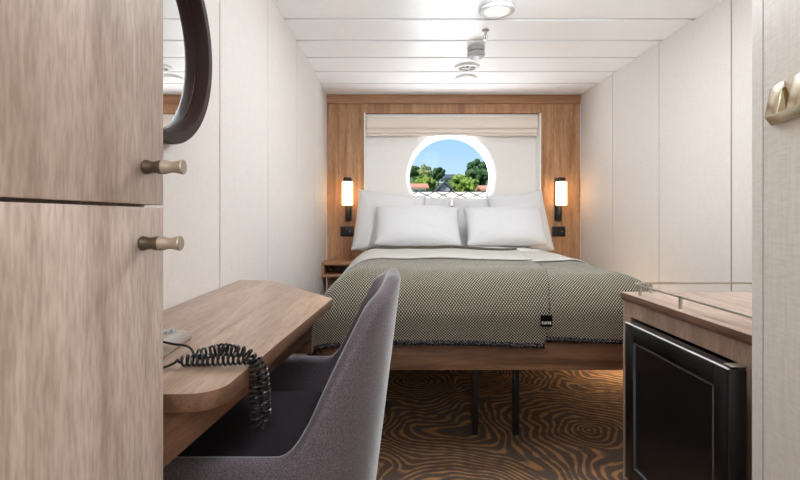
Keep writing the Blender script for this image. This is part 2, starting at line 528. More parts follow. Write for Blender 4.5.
# ------------------------------------------------------------------ ceiling fittings
def ceil_at(x, y):
    d = (ZC - EYE) * F / (217.0 - y)
    return px(x, d), d
x, y = ceil_at(497, 7.5)
t = thing('ceiling_lamp', 'largest white round flat lamp, nearest on the ceiling', 'ceiling lamp', (x, y, ZC - .024))
bm = new(); lathe(bm, [(.0, ZC), (.084, ZC), (.090, ZC - .008), (.088, ZC - .020), (.080, ZC - .024), (.068, ZC - .0235), (.068, ZC - .018), (0, ZC - .018)], (x, y, 0), n=48)
obj('rim', bm, M['lamp_rim'], t)
bm = new(); lathe(bm, [(0, ZC - .0175), (.0675, ZC - .0175), (.064, ZC - .022), (.04, ZC - .0245), (0, ZC - .0255)], (x, y, 0), n=48)
obj('diffuser', bm, M['ceiling_lamp'], t)

x, y = ceil_at(485.5, 30)
t = thing('ceiling_sprinkler', 'small steel sprinkler head pointing down from the ceiling', 'sprinkler', (x, y, ZC - .06))
bm = new(); lathe(bm, [(0, ZC + .001), (.020, ZC + .001), (.022, ZC - .004), (.014, ZC - .010), (0, ZC - .011)], (x, y, 0), n=24)
obj('flange', bm, M['steel'], t)
bm = new(); lathe(bm, [(0, ZC - .008), (.008, ZC - .010), (.008, ZC - .028), (.004, ZC - .032), (.004, ZC - .055), (0, ZC - .056)], (x, y, 0), n=16)
for s in (-1, 1): tube(bm, [(x + s * .008, y, ZC - .026), (x + s * .012, y, ZC - .04), (x + s * .004, y, ZC - .054)], .002, 6)
obj('stem', bm, M['grey_plastic'], t)
bm = new(); lathe(bm, [(0, ZC - .0540), (.013, ZC - .0545), (.013, ZC - .0565), (0, ZC - .0575)], (x, y, 0), n=20)
obj('deflector', bm, M['steel'], t)

x, y = ceil_at(476, 47)
t = thing('smoke_detector', 'grey and white smoke detector hanging below the ceiling', 'smoke detector', (x, y, ZC - .085))
bm = new(); lathe(bm, [(0, ZC), (.052, ZC), (.054, ZC - .006), (.052, ZC - .026), (.044, ZC - .030), (0, ZC - .030)], (x, y, 0), n=32)
obj('base', bm, M['grey_plastic'], t)
bm = new(); lathe(bm, [(0, ZC - .028), (.040, ZC - .029), (.040, ZC - .036), (.054, ZC - .038), (.055, ZC - .052), (.047, ZC - .064), (0, ZC - .066)], (x, y, 0), n=32)
obj('housing', bm, M['grey_plastic'], t)
bm = new(); lathe(bm, [(0, ZC - .064), (.030, ZC - .065), (.030, ZC - .078), (.022, ZC - .085), (0, ZC - .086)], (x, y, 0), n=24)
obj('sensor_cap', bm, M['white'], t)

x, y = ceil_at(467, 66.5)
t = thing('ceiling_vent', 'round white vent with dark slotted centre on the ceiling', 'vent', (x, y, ZC - .02))
bm = new(); ring_lathe(bm, [(.088, ZC), (.090, ZC - .006), (.080, ZC - .016), (.062, ZC - .017), (.058, ZC - .010), (.058, ZC)], (x, y, 0), n=48)
obj('rim', bm, M['white'], t)
bm = new(); lathe(bm, [(0, ZC - .001), (.0585, ZC - .001), (.0585, ZC - .006), (0, ZC - .006)], (x, y, 0), n=40)
obj('grille', bm, M['dark_slot'], t)
for k in range(6):
    a = k * PI / 3; bm = new()
    tube(bm, [(x + .018 * math.cos(a), y + .018 * math.sin(a), ZC - .011), (x + .050 * math.cos(a), y + .050 * math.sin(a), ZC - .011)], .006, 8)
    obj('vane', bm, M['white'], t)
bm = new(); lathe(bm, [(0, ZC - .005), (.02, ZC - .006), (.02, ZC - .016), (0, ZC - .018)], (x, y, 0), n=24)
obj('hub', bm, M['grey_plastic'], t)

x, y = ceil_at(466, 77.5)
bm = new(); lathe(bm, [(0, ZC), (.078, ZC), (.083, ZC - .006), (.080, ZC - .018), (.06, ZC - .024), (0, ZC - .026)], (x, y, 0), n=48)
tag(obj('ceiling_disc', bm, M['white']), 'plain white round cover on the ceiling, farthest from the viewer', 'ceiling cover')

# ------------------------------------------------------------------ wardrobe
WX = -.290
w = thing('wardrobe', 'tall greyed walnut wardrobe at the left with two stacked doors', 'wardrobe', ((XL + WX) / 2, .1, 0))
bm = new(); box(bm, XL + .002, WX - .022, -.45, .578, 0.0, ZC - .002, .001, 1)
obj('carcass', bm, M['wardrobe'], w)
GZ = 1.0135
def knob(y, z):
    prof_a = [(0, 0), (.0075, .000), (.0085, .002), (.0078, .006), (.0066, .010), (.0072, .014), (.0082, .018), (.0078, .0215), (0, .0215)]
    prof_b = [(0, .021), (.0083, .0212), (.0082, .025), (.0064, .031), (.0064, .035), (.0078, .041), (.0086, .044), (.0080, .0455), (0, .0458)]
    return prof_a, prof_b
for z0, z1, kz in ((GZ + .0012, ZC - .006, pz(166.5, .53)), (.06, GZ - .0022, pz(243.5, .525))):
    bm = new(); box(bm, WX - .0215, WX, .02, .580, z0, z1, .0012, 2)
    d = obj('door', bm, M['wardrobe'], w)
    y = .536 if z0 > 1 else .529
    pa, pb = knob(y, kz)
    bm = new(); lathe(bm, pa, (WX, y, kz), 'x', 24); k = obj('knob', bm, M['knob_dark'], d)
    bm = new(); lathe(bm, pb, (WX, y, kz), 'x', 24); obj('knob_end', bm, M['knob_light'], d)

# ------------------------------------------------------------------ round mirror on the left wall
def circ(p1, p2, p3):
    ax, ay = p1; bx, by = p2; cx, cy = p3
    d = 2 * (ax * (by - cy) + bx * (cy - ay) + cx * (ay - by))
    ux = ((ax * ax + ay * ay) * (by - cy) + (bx * bx + by * by) * (cy - ay) + (cx * cx + cy * cy) * (ay - by)) / d
    uy = ((ax * ax + ay * ay) * (cx - bx) + (bx * bx + by * by) * (ax - cx) + (cx * cx + cy * cy) * (bx - ax)) / d
    return ux, uy, math.hypot(ax - ux, ay - uy)
MX = -.55
def mp(x, y):
    d = F * MX / (x - 396.0); return d, pz(y, d)
my, mz, mr = circ(mp(204.5, 0), mp(212, 48), mp(164, 141.5))
print('mirror', my, mz, mr)
t = thing('round_mirror', 'round wall mirror in a deep dark bronze frame beside the wardrobe', 'mirror', (XL, my, mz - mr))
dx = XL
bm = new(); ring_lathe(bm, [(mr, XL + .001), (mr, MX - .003), (mr - .003, MX), (mr - .027, MX), (mr - .029, MX - .003), (mr - .033, MX - .008), (mr - .036, MX - .034), (mr - .060, XL + .001)], (0, my, mz), 'x', 96)
obj('frame', bm, M['mirror_frame'], t)
bm = new(); lathe(bm, [(mr - .036, XL + .0012), (mr - .036, XL + .0145)], (0, my, mz), 'x', 96)
obj('mirror_glass', bm, M['mirror'], t)

# ------------------------------------------------------------------ desk
def fillet(pts, radii, n=8):
    out = []
    L = len(pts)
    for i, (p, r) in enumerate(zip(pts, radii)):
        p = Vector(p)
        if r <= 0: out.append(tuple(p)); continue
        a = (Vector(pts[i - 1]) - p); b = (Vector(pts[(i + 1) % L]) - p)
        an, bn = a.normalized(), b.normalized()
        ang = an.angle(bn); tl = r / math.tan(ang / 2)
        tl = min(tl, a.length * .49, b.length * .49); rr = tl * math.tan(ang / 2)
        c = p + (an + bn).normalized() * (rr / math.sin(ang / 2))
        s = p + an * tl - c; e = p + bn * tl - c
        a0 = math.atan2(s.y, s.x); a1 = math.atan2(e.y, e.x)
        da = (a1 - a0 + PI) % (2 * PI) - PI
        for k in range(n + 1):
            t_ = a0 + da * k / n
            out.append((c.x + rr * math.cos(t_), c.y + rr * math.sin(t_)))
    return out
DZ = .76
dk = thing('desk', 'narrow greyed walnut wall desk with rounded corner beside the wardrobe', 'desk', (-.42, 1.1, 0))
plan = fillet([(XL + .002, .583), (-.345, .583), (-.325, .630), (-.243, .633), (-.187, 1.372), (-.475, 1.765), (XL + .002, 1.775)],
              [0, .01, .01, .055, .03, .02, 0], 10)
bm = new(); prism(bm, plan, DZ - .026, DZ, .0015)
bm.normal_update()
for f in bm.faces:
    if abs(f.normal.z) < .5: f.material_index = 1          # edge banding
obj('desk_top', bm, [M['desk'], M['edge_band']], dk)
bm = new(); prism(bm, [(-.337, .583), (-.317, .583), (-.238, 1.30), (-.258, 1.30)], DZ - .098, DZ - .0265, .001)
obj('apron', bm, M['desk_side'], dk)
bm = new(); box(bm, XL + .002, -.236, 1.302, 1.326, .617, DZ - .0265, .001, 1)
obj('side_panel', bm, M['desk_side'], dk)

# telephone on the desk, half hidden by the wardrobe
ph = thing('telephone', 'silver grey desk telephone half hidden behind the wardrobe edge', 'telephone', (-.435, .82, DZ))
bm = new()
vs = [(-.55, .745, DZ + .0005), (-.392, .745, DZ + .0005), (-.398, .915, DZ + .0005), (-.55, .915, DZ + .0005),
      (-.54, .75, DZ + .034), (-.398, .75, DZ + .034), (-.406, .91, DZ + .020), (-.54, .91, DZ + .020)]
v = [bm.verts.new(p) for p in vs]
for f in ((3, 2, 1, 0), (4, 5, 6, 7), (0, 1, 5, 4), (1, 2, 6, 5), (2, 3, 7, 6), (3, 0, 4, 7)): bm.faces.new([v[i] for i in f])
bmesh.ops.recalc_face_normals(bm, faces=bm.faces[:])
bmesh.ops.bevel(bm, geom=bm.edges[:], offset=.006, segments=3, profile=.5, affect='EDGES')
obj('phone_base', bm, M['steel'], ph)
bm = new(); tube(bm, [(-.515 + .10 * i / 10, .775, DZ + .052 + .010 * math.sin(PI * i / 10)) for i in range(11)], .013, 12)
for q in (0, 1):
    lathe(bm, [(0, -.012), (.022, -.010), (.024, .004), (.016, .012), (0, .013)], (-.515 + q * .10, .777, DZ + .047), n=20)
obj('handset', bm, M['black_plastic'], ph)
bm = new()
for i in range(3):
    for j in range(4):
        x0 = -.475 + i * .021; y0 = .81 + j * .022; z0 = DZ + .034 - (y0 - .75) * .0875
        box(bm, x0, x0 + .012, y0, y0 + .014, z0 - .003, z0 + .005, .0015)
obj('keypad', bm, M['grey_plastic'], ph)

# coiled cord: along the desk, over its edge and back
def smooth_path(P, n=24):
    P = [Vector(p) for p in P]; out = []
    for i in range(len(P) - 1):
        p0, p1, p2, p3 = P[max(i - 1, 0)], P[i], P[i + 1], P[min(i + 2, len(P) - 1)]
        for k in range(n):
            t = k / n
            out.append(.5 * ((2 * p1) + (-p0 + p2) * t + (2 * p0 - 5 * p1 + 4 * p2 - p3) * t * t + (-p0 + 3 * p1 - 3 * p2 + p3) * t ** 3))
    out.append(P[-1]); return out
def coil(path, r, pitch, i0=0, i1=None):
    L = [0]
    for a, b in zip(path, path[1:]): L.append(L[-1] + (b - a).length)
    tot = L[-1]; n = int(tot / pitch * 14); out = []
    t = (path[1] - path[0]).normalized(); u = t.orthogonal().normalized(); j = 0
    for k in range(n + 1):
        s = tot * k / n
        while j < len(path) - 2 and L[j + 1] < s: j += 1
        f = (s - L[j]) / max(1e-9, L[j + 1] - L[j])
        p = path[j].lerp(path[j + 1], f); t2 = (path[j + 1] - path[j]).normalized()
        u = (u - t2 * u.dot(t2)).normalized(); w_ = t2.cross(u)
        a = 2 * PI * s / pitch
        e = min(1, s / .012, (tot - s) / .012)
        out.append(p + (u * math.cos(a) + w_ * math.sin(a)) * r * e)
    return out
r, wz = .0085, DZ + .0112
lead1 = smooth_path([(-.420, .738, DZ + .014), (-.395, .730, DZ + .006), (-.366, .728, DZ + .004), (-.350, .742, DZ + .009)], 8)
out_p = smooth_path([(-.350, .742, wz), (-.315, .744, wz), (-.280, .746, wz), (-.248, .748, wz + .001), (-.226, .750, wz - .002), (-.2165, .752, wz - .020),
                     (-.213, .753, wz - .055), (-.212, .752, wz - .095), (-.2135, .750, wz - .104)], 12)
in_p = smooth_path([(-.2135, .750, wz - .104), (-.219, .748, wz - .1085), (-.2245, .747, wz - .094), (-.2255, .746, wz - .055), (-.2265, .746, wz - .012), (-.238, .746, wz + .009),
                    (-.258, .744, wz + .014), (-.285, .757, wz + .013), (-.315, .766, wz + .004), (-.335, .770, wz)], 12)
lead2 = smooth_path([(-.335, .770, wz), (-.340, .774, DZ + .019), (-.352, .780, DZ + .024), (-.375, .783, DZ + .026), (-.394, .784, DZ + .030)], 8)
c1 = coil(out_p, r, .0080); c2 = coil(in_p, r, .0086)
pts = lead1[:-1] + c1 + c2[1:] + lead2[1:]
bm = new(); tube(bm, pts, .0021, 6)
cordo = obj('telephone_cord', bm, M['cord'], ph)

# ------------------------------------------------------------------ tub chair
ch = thing('tub_chair', 'mauve grey upholstered tub chair pushed under the desk', 'chair', (-.27, 1.2, 0))
XC, YC, AX, BY = -.248, 1.192, .262, .346
def plan_pt(s, off, zf):
    """s from -1 to 1 round the U; off pushes inwards; zf tapers"""
    La, Lc = .31, 0.80
    tot = 2 * La + Lc
    q = (s + 1) / 2 * tot
    a, b = AX - off, BY - off
    if q < La: x, y = -La + q, -b
    elif q > La + Lc: x, y = -(q - La - Lc), b
    else:
        th = -PI / 2 + PI * (q - La) / Lc
        n = 2 / 2.5
        c_, s_ = math.cos(th), math.sin(th)
        x = a * abs(c_) ** n; y = b * (abs(s_) ** n) * (1 if s_ > 0 else -1)
    k = zf
    return XC + x * (1 - .0 * k) - .062 * k * max(0, x / AX), YC + y * (1 - .03 * k)
def smst(t): t = max(0, min(1, t)); return t * t * (3 - 2 * t)
def rim_h(s):
    x, y = plan_pt(s, 0, 0)
    t_ = max(0, min(1, (x + .215) / .225))
    g = t_ * t_ / .7 if t_ < .35 else t_ - .175
    g = g / .825
    return .548 + .313 * (g - .10 * smst((g - .75) / .25)) / .90
NS = 120
bm = new(); rows = []
TH = .040
for i in range(NS + 1):
    s = -1 + 2 * i / NS
    h = rim_h(s)
    sec = []
    zb = .30
    for k in range(9):                      # outer, upwards
        z = zb + (h - .018 - zb) * k / 8
        sec.append((0.0, z))
    for k in range(1, 6):                   # rim
        a = PI * k / 6
        sec.append((TH / 2 - TH / 2 * math.cos(a), h - .018 + .018 * math.sin(a)))
    for k in range(9):                      # inner, downwards
        z = h - .018 + (.36 - h + .018) * k / 8
        sec.append((TH, z))
    row = []
    for off, z in sec:
        zf = (.86 - z) / .5
        x, y = plan_pt(s, off, max(0, zf))
        row.append(bm.verts.new((x, y, z)))
    rows.append(row)
grid_faces(bm, rows)
n = len(rows[0])
for r0 in rows[:-1], rows[1:]: pass
for a_, b_ in zip(rows, rows[1:]): bm.faces.new((a_[-1], b_[-1], b_[0], a_[0]))
bm.faces.new(rows[0]); bm.faces.new(rows[-1])
bmesh.ops.recalc_face_normals(bm, faces=bm.faces[:])
obj('shell', bm, M['chair'], ch, angle=60)
# seat cushion
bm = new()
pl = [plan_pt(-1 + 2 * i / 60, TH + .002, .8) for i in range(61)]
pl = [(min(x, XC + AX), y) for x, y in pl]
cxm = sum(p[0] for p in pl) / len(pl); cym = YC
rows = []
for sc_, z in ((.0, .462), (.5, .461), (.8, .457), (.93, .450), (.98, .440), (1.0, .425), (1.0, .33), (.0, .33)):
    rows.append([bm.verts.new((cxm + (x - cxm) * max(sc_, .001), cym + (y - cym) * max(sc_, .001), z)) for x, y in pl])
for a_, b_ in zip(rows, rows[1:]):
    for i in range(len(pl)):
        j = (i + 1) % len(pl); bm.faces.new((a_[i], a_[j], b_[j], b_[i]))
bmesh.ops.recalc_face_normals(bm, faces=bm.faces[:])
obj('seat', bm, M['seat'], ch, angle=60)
for sx in (-.50, -.10):
    for sy in (-1, 1):
        bm = new(); tube(bm, [(sx + (.02 if sx < -.3 else -.02), YC + sy * .19, .335), (sx, YC + sy * .225, 0.001)], .016, 12)
        obj('leg', bm, M['bedwood'], ch)

# ------------------------------------------------------------------ bed
BX0, BX1, BY0, BY1 = -.320, 1.160, 2.02, 4.03
bed = thing('bed', 'double bed with walnut frame and thin black legs against the window wall', 'bed', ((BX0 + BX1) / 2, 3.0, 0))
FZ0, FZ1 = .335, .455
bm = new(); box(bm, BX0, BX1, BY0, BY0 + .03, FZ0, FZ1, .002); obj('front_rail', bm, M['bedwood'], bed)
for x in (BX0, BX1 - .03):
    bm = new(); box(bm, x, x + .03, BY0 + .0305, BY1, FZ0, FZ1, .002); obj('side_rail', bm, M['bedwood'], bed)
bm = new(); box(bm, BX0 + .0305, BX1 - .0305, BY0 + .0305, BY1, FZ0 + .02, FZ0 + .06, .002); obj('slat_base', bm, M['black'], bed)
for lx in (px(475, 2.14), px(516, 2.14), ):
    bm = new(); box(bm, lx - .014, lx + .014, 2.13, 2.158, 0.0005, FZ0 + .0195, .002); obj('leg', bm, M['black'], bed)
for lx in (px(475, 2.14), px(516, 2.14)):
    bm = new(); box(bm, lx - .014, lx + .014, 3.90, 3.928, 0.0005, FZ0 + .0195, .002); obj('leg', bm, M['black'], bed)
bm = new(); box(bm, BX0 + .034, BX1 - .034, BY0 + .034, BY1, FZ0 + .0605, .655, .05, 4); obj('mattress', bm, M['mattress'], bed)

# drapes: duvet and two blankets over it
def shoulder(s, flat0, flat1, rx, rz, ztop, zend):
    """arc-length-like parameter s (metres across) -> (x, drop)"""
    def side(e):
        qa = PI / 2 * (rx + rz) / 2
        if e < qa:
            a = e / qa * PI / 2
            return rx * math.sin(a), rz * (1 - math.cos(a))
        return rx, rz + (e - qa)
    if s < flat0:
        dx, dz = side(flat0 - s); return flat0 - dx, dz
    if s > flat1:
        dx, dz = side(s - flat1); return flat1 + dx, dz
    return s, 0.0
def sheet(name, mat, parent, s0, s1, t0, t1, ztop, lift, flat, front, ns, ntt, edge=None, thick=.010, seed=0, head=None, rx=.19, rz=.22, uvrot=0.0, puff=0.0):
    bm = new(); uvl = bm.loops.layers.uv.new('UVMap'); rows = []; uvs = {}
    for j in range(ntt + 1):
        t = t0 + (t1 - t0) * j / ntt
        row = []
        for i in range(ns + 1):
            sa, sb = s0(t) if callable(s0) else s0, s1(t) if callable(s1) else s1
            s = sa + (sb - sa) * i / ns
            tt = t + (edge(s) * max(0, 1 - (t - t0) / .45) if edge else 0) + (head(s) * max(0, 1 - (t1 - t) / .6) if head else 0)
            x, dzx = shoulder(s, flat[0], flat[1], rx, rz, ztop, 0)
            # along the bed: front drop only
            if tt < front:
                e = front - tt; ra, rb = .14, .17; qa = PI / 2 * (ra + rb) / 2
                if e < qa:
                    a = e / qa * PI / 2; y = front - ra * math.sin(a); dzy = rb * (1 - math.cos(a))
                else: y = front - ra; dzy = rb + e - qa
            else: y = tt; dzy = 0
            drop = (dzx ** 3 + dzy ** 3) ** (1 / 3) if dzx + dzy > 0 else 0
            nz = noise.noise(Vector((x * 2.2, y * 2.2, seed))) * .016 + noise.noise(Vector((x * 6, y * 5, seed + 3))) * .005
            nz += puff * smst((y - 3.15) / .15)
            onflat = max(0.0, 1 - drop / .12)
            sag = -.006 * (1 + math.cos((y - 2.65) * 4.5)) * onflat
            vx = noise.noise(Vector((y * 3.5, drop * 2, seed + 9))) * .012 * min(1, dzx / .2)
            vy = (noise.noise(Vector((x * 4.0, drop * 1.5, seed + 5))) * .014) * min(1, dzy / .2)
            nx = (1 if s > flat[1] else -1 if s < flat[0] else 0)
            ax = min(1, dzx / .15); ay = min(1, dzy / .15)
            p = Vector((x + vx + nx * lift * ax, y + vy - lift * ay, ztop + nz * onflat + sag + lift * (1 - max(ax, ay)) - drop))
            vtx = bm.verts.new(p)
            uvs[vtx] = (s + uvrot * t, t - uvrot * s); row.append(vtx)
        rows.append(row)
    grid_faces(bm, rows)
    for f in bm.faces:
        for l in f.loops: l[uvl].uv = uvs[l.vert]
    bmesh.ops.recalc_face_normals(bm, faces=bm.faces[:])
    up = sum((f.normal.z for f in bm.faces)) > 0
    if not up: bmesh.ops.reverse_faces(bm, faces=bm.faces[:])
    hem_pts = [v.co.copy() for v in rows[0]]
    head_pts = [v.co.copy() for v in rows[-1]]
    left_pts = [r[0].co.copy() for r in rows]
    right_pts = [r[-1].co.copy() for r in rows]
    o = obj(name, bm, mat, parent, angle=60)
    md = o.modifiers.new('thickness', 'SOLIDIFY'); md.thickness = thick; md.offset = 1
    return o, hem_pts, head_pts, left_pts, right_pts

ZT = .735
FL = (-.135, .985)
FR = 2.11
du, *_ = sheet('duvet', M['duvet'], None, FL[0] - .36, FL[1] + .36, 1.80, 3.60, ZT - .006, 0, FL, FR, 70, 60, thick=.012, seed=2, puff=.030)
tag(du, 'white duvet under the blankets, showing below the pillows', 'duvet')
xe = lambda t: .655 + .20 * (t - 2.0) / 1.3
b1, h1, e1, l1, r1_ = sheet('blanket', M['weave'], None, lambda t: xe(t) - .09, FL[1] + .43, 1.772, 3.20, ZT, .014, FL, FR, 70, 110, seed=2, uvrot=.0, edge=lambda s: .02 * math.sin(s * 3), thick=.008)
tag(b1, 'grey and cream birdseye wool blanket on the right half of the bed', 'blanket')
b2, h2, e2, l2, r2 = sheet('blanket', M['weave'], None, FL[0] - .47, xe, 1.768, 3.18, ZT, .028, FL, FR, 110, 110, seed=2, uvrot=.04, edge=lambda s: .012 * math.sin(s * 4 + 1), head=lambda s: .02 * math.sin(s * 4.0), thick=.009)
tag(b2, 'grey and cream birdseye wool blanket with black label, covering the left of the bed', 'blanket')
def every(p, k): return p[::k] + ([p[-1]] if (len(p) - 1) % k else [])
bm = new(); tube(bm, [p + Vector((0, -.004, 0)) for p in h1], .011, 8); obj('hem', bm, M['hem'], b1)
bm = new(); tube(bm, [p + Vector((0, -.004, 0)) for p in h2], .013, 8); obj('hem', bm, M['hem'], b2)
f1, _, g1, _, _ = sheet('turned_back_band', M['weave_plain'], b1, lambda t: xe(t) - .02, FL[1] + .36, 2.66, 3.20, ZT, .026, FL, FR, 50, 30, seed=2, edge=lambda s: .05 * math.sin(s * 5), thick=.008)
f2, _, g2, _, _ = sheet('turned_back_band', M['weave_plain'], b2, FL[0] - .38, xe, 2.60, 3.18, ZT, .040, FL, FR, 90, 30, seed=2, edge=lambda s: .05 * math.sin(s * 5 + 1), head=lambda s: .02 * math.sin(s * 4.0), thick=.008)
bm = new(); tube(bm, [p + Vector((0, -.006, .012 + .004 * math.sin(p.x * 5))) for p in g2 if p.x < .835 and p.x > -.2], .012, 10); obj('rolled_edge', bm, M['weave_roll'], b2)
bm = new(); tube(bm, [p + Vector((.001, 0, .004)) for p in r2], .005, 8); obj('side_edge', bm, M['weave_roll'], b2)
# label sewn on the front edge of the left blanket
fy = min(p.y for p in r2[:30])
def front_y(z):
    q = min(r2, key=lambda p: abs(p.z - z)); return q.y
LX, LZ = px(545, 1.95), pz(320, 1.95)
ly = front_y(LZ) - .012
bm = new(); box(bm, LX - .024, LX + .024, ly - .003, ly, LZ - .024, LZ + .024, .001, 1)
lb = obj('sewn_label', bm, M['label_cloth'], b2)
cu = bpy.data.curves.new('label_text', 'FONT'); cu.body = 'tuna'; cu.size = .023; cu.align_x = 'CENTER'; cu.extrude = .0004
to = bpy.data.objects.new('label_text', cu); COL.objects.link(to)
bpy.context.view_layer.update()
me = bpy.data.meshes.new_from_object(to.evaluated_get(bpy.context.evaluated_depsgraph_get()))
bpy.data.objects.remove(to)
bm = new(); bm.from_mesh(me)
bmesh.ops.rotate(bm, cent=(0, 0, 0), matrix=Matrix.Rotation(PI / 2, 3, 'X'), verts=bm.verts[:])
bmesh.ops.translate(bm, vec=(LX, ly - .0035, LZ - .013), verts=bm.verts[:])
obj('label_text', bm, M['white'], lb, smooth=False)

# ------------------------------------------------------------------ pillows
def pillow(label, cx, cy, zb, w_, h_, th, lean, roll=0, yaw=0, seed=0, mat='linen', ear=.02):
    bm = new(); N_ = 36; front = []; back = []
    def P(i, j, sgn):
        u, v = -1 + 2 * i / N_, -1 + 2 * j / N_
        ed = max(abs(u), abs(v))
        f = ((1 - abs(u) ** 2.6) * (1 - abs(v) ** 2.6)); f = max(0, f) ** .5
        # edges bow inward between the corners
        sx = 1 - .035 * (1 - v * v) * abs(u) ** 3
        sz = 1 - .05 * (1 - u * u) * abs(v) ** 3
        x = u * w_ / 2 * sx; z = v * h_ / 2 * sz
        wob = noise.noise(Vector((u * 1.6 + seed, v * 1.6, seed * 1.7))) * .16 + noise.noise(Vector((u * 4 + seed, v * 4, 3))) * .04
        cre = 0
        for cu_, cv_ in ((-1, 1), (1, 1), (-1, -1), (1, -1)):
            d_ = math.hypot(u - cu_, v - cv_); a_ = math.atan2(v - cv_, u - cu_)
            cre += .05 * math.sin(a_ * 14 + seed) * math.exp(-d_ * 3.2)
        y = sgn * th / 2 * f * (1 + wob) + cre * .10 * th / .1 * (f > 0.02)
        z -= .02 * (1 - v) * .5 * f        # sag
        return Vector((x, -y, z))
    fr = [[P(i, j, 1) for i in range(N_ + 1)] for j in range(N_ + 1)]
    bk = [[P(i, j, -1) for i in range(N_ + 1)] for j in range(N_ + 1)]
    Mx = Matrix.Rotation(yaw, 3, 'Z') @ Matrix.Rotation(-lean, 3, 'X') @ Matrix.Rotation(roll, 3, 'Y')
    for q in (fr, bk):
        for row in q:
            for k in range(len(row)): row[k] = Mx @ row[k]
    lo = min(p.z for q in (fr, bk) for row in q for p in row)
    T = Vector((cx, cy, zb - lo))
    vf = [[bm.verts.new(p + T) for p in row] for row in fr]
    vb = [[bm.verts.new(p + T) for p in row] for row in bk]
    grid_faces(bm, vf); grid_faces(bm, vb)
    bmesh.ops.remove_doubles(bm, verts=bm.verts[:], dist=1e-5)
    bmesh.ops.recalc_face_normals(bm, faces=bm.faces[:])
    o = obj('pillow', bm, M[mat], None, angle=80)
    tag(o, label, 'pillow', 'white pillows along the head of the bed')
    return o
R = math.radians
pillow('white pillow standing at the back, left of the middle, below the round window', .225, 3.925, .72, .49, .46, .13, R(10), seed=1)
pillow('white pillow standing at the back, right of the middle, below the round window', .73, 3.925, .72, .50, .455, .13, R(10), seed=2)
pillow('large white pillow at the far left, next to the left wall lamp', -.055, 3.78, .675, .56, .52, .19, R(15), R(6), seed=3)
pillow('large white pillow at the far right, next to the right wall lamp', 1.008, 3.78, .675, .465, .52, .19, R(15), R(-7), seed=4)
pillow('front white pillow on the left, leaning on the taller ones', .165, 3.56, .776, .65, .345, .20, R(34), R(1), seed=5)
pillow('front white pillow on the right, leaning on the taller ones', .835, 3.56, .776, .61, .325, .20, R(32), R(-1), seed=6)

# ------------------------------------------------------------------ bedside shelf, wall lamps and sockets
t = thing('bedside_shelf', 'low walnut bedside shelf with open niche left of the bed', 'bedside shelf', (-.47, 3.9, .42))
bm = new(); box(bm, XL + .001, -.352, 3.74, 4.038, .612, .634, .002); obj('shelf_top', bm, M['oak_x'], t)
bm = new(); box(bm, XL + .001, -.352, 3.75, 4.038, .515, .535, .002); obj('shelf_bottom', bm, M['oak_x'], t)
for x in (XL + .001, -.372):
    bm = new(); box(bm, x, x + .02, 3.75, 4.038, .5355, .6115, .002); obj('side', bm, M['oak'], t)
bm = new(); box(bm, XL + .0215, -.3725, 4.02, 4.038, .5355, .6115); obj('back', bm, M['bedwood'], t)

def wall_lamp(x, label):
    y = YB - .095
    t = thing('wall_lamp', label, 'wall lamp', (x, YB, 1.06), 'lit wall lamps either side of the window')
    bm = new(); box(bm, x - .026, x + .026, YB - .018, YB - .0005, pz(221, 4.02), pz(178, 4.02), .004); obj('back_plate', bm, M['black'], t)
    bm = new(); lathe(bm, [(0, 1.300), (.034, 1.300), (.036, 1.304), (.036, 1.330), (.032, 1.334), (0, 1.335)], (x, y, 0), n=32)
    tube(bm, [(x, YB - .015, 1.317), (x, y + .02, 1.317)], .011, 12)
    obj('cap', bm, M['black'], t)
    bm = new(); lathe(bm, [(0, 1.0985), (.040, 1.0985), (.046, 1.105), (.046, 1.294), (.042, 1.2995), (0, 1.2995)], (x, y, 0), n=40)
    obj('lamp_shade', bm, M['lamp'], t)
    bm = new(); lathe(bm, [(0, .965), (.020, .966), (.022, .970), (.022, 1.092), (.018, 1.098), (0, 1.0982)], (x, YB - .045, 0), n=24)
    obj('switch_body', bm, M['black'], t)
def socket(x, label):
    t = thing('wall_socket', label, 'socket', (x, YB, pz(236, 4.03)), 'black sockets below the wall lamps')
    z0, z1 = pz(236.5, 4.03), pz(226.5, 4.03)
    bm = new(); box(bm, x - .057, x + .057, YB - .011, YB - .0005, z0, z1, .003); obj('plate', bm, M['black'], t)
    zc = (z0 + z1) / 2
    for s in (-1, 1):
        bm = new(); ring_lathe(bm, [(.021, YB - .0105), (.021, YB - .0135), (.018, YB - .0135), (.017, YB - .0105)], (x + s * .027, 0, zc), 'y', 28)
        ins = obj('outlet', bm, M['black_plastic'], t)
    bm = new(); lathe(bm, [(0, YB - .016), (.005, YB - .0155), (.006, YB - .0112)], (x + .027, 0, zc), 'y', 16); obj('screw', bm, M['steel'], t)
wall_lamp(-.412, 'black wall lamp with lit opal cylinder shade, by the left wall')
wall_lamp(1.402, 'black wall lamp with lit opal cylinder shade, by the right wall')
socket(-.425, 'black double socket on the wood panel below the left wall lamp')
socket(1.412, 'black double socket on the wood panel below the right wall lamp')

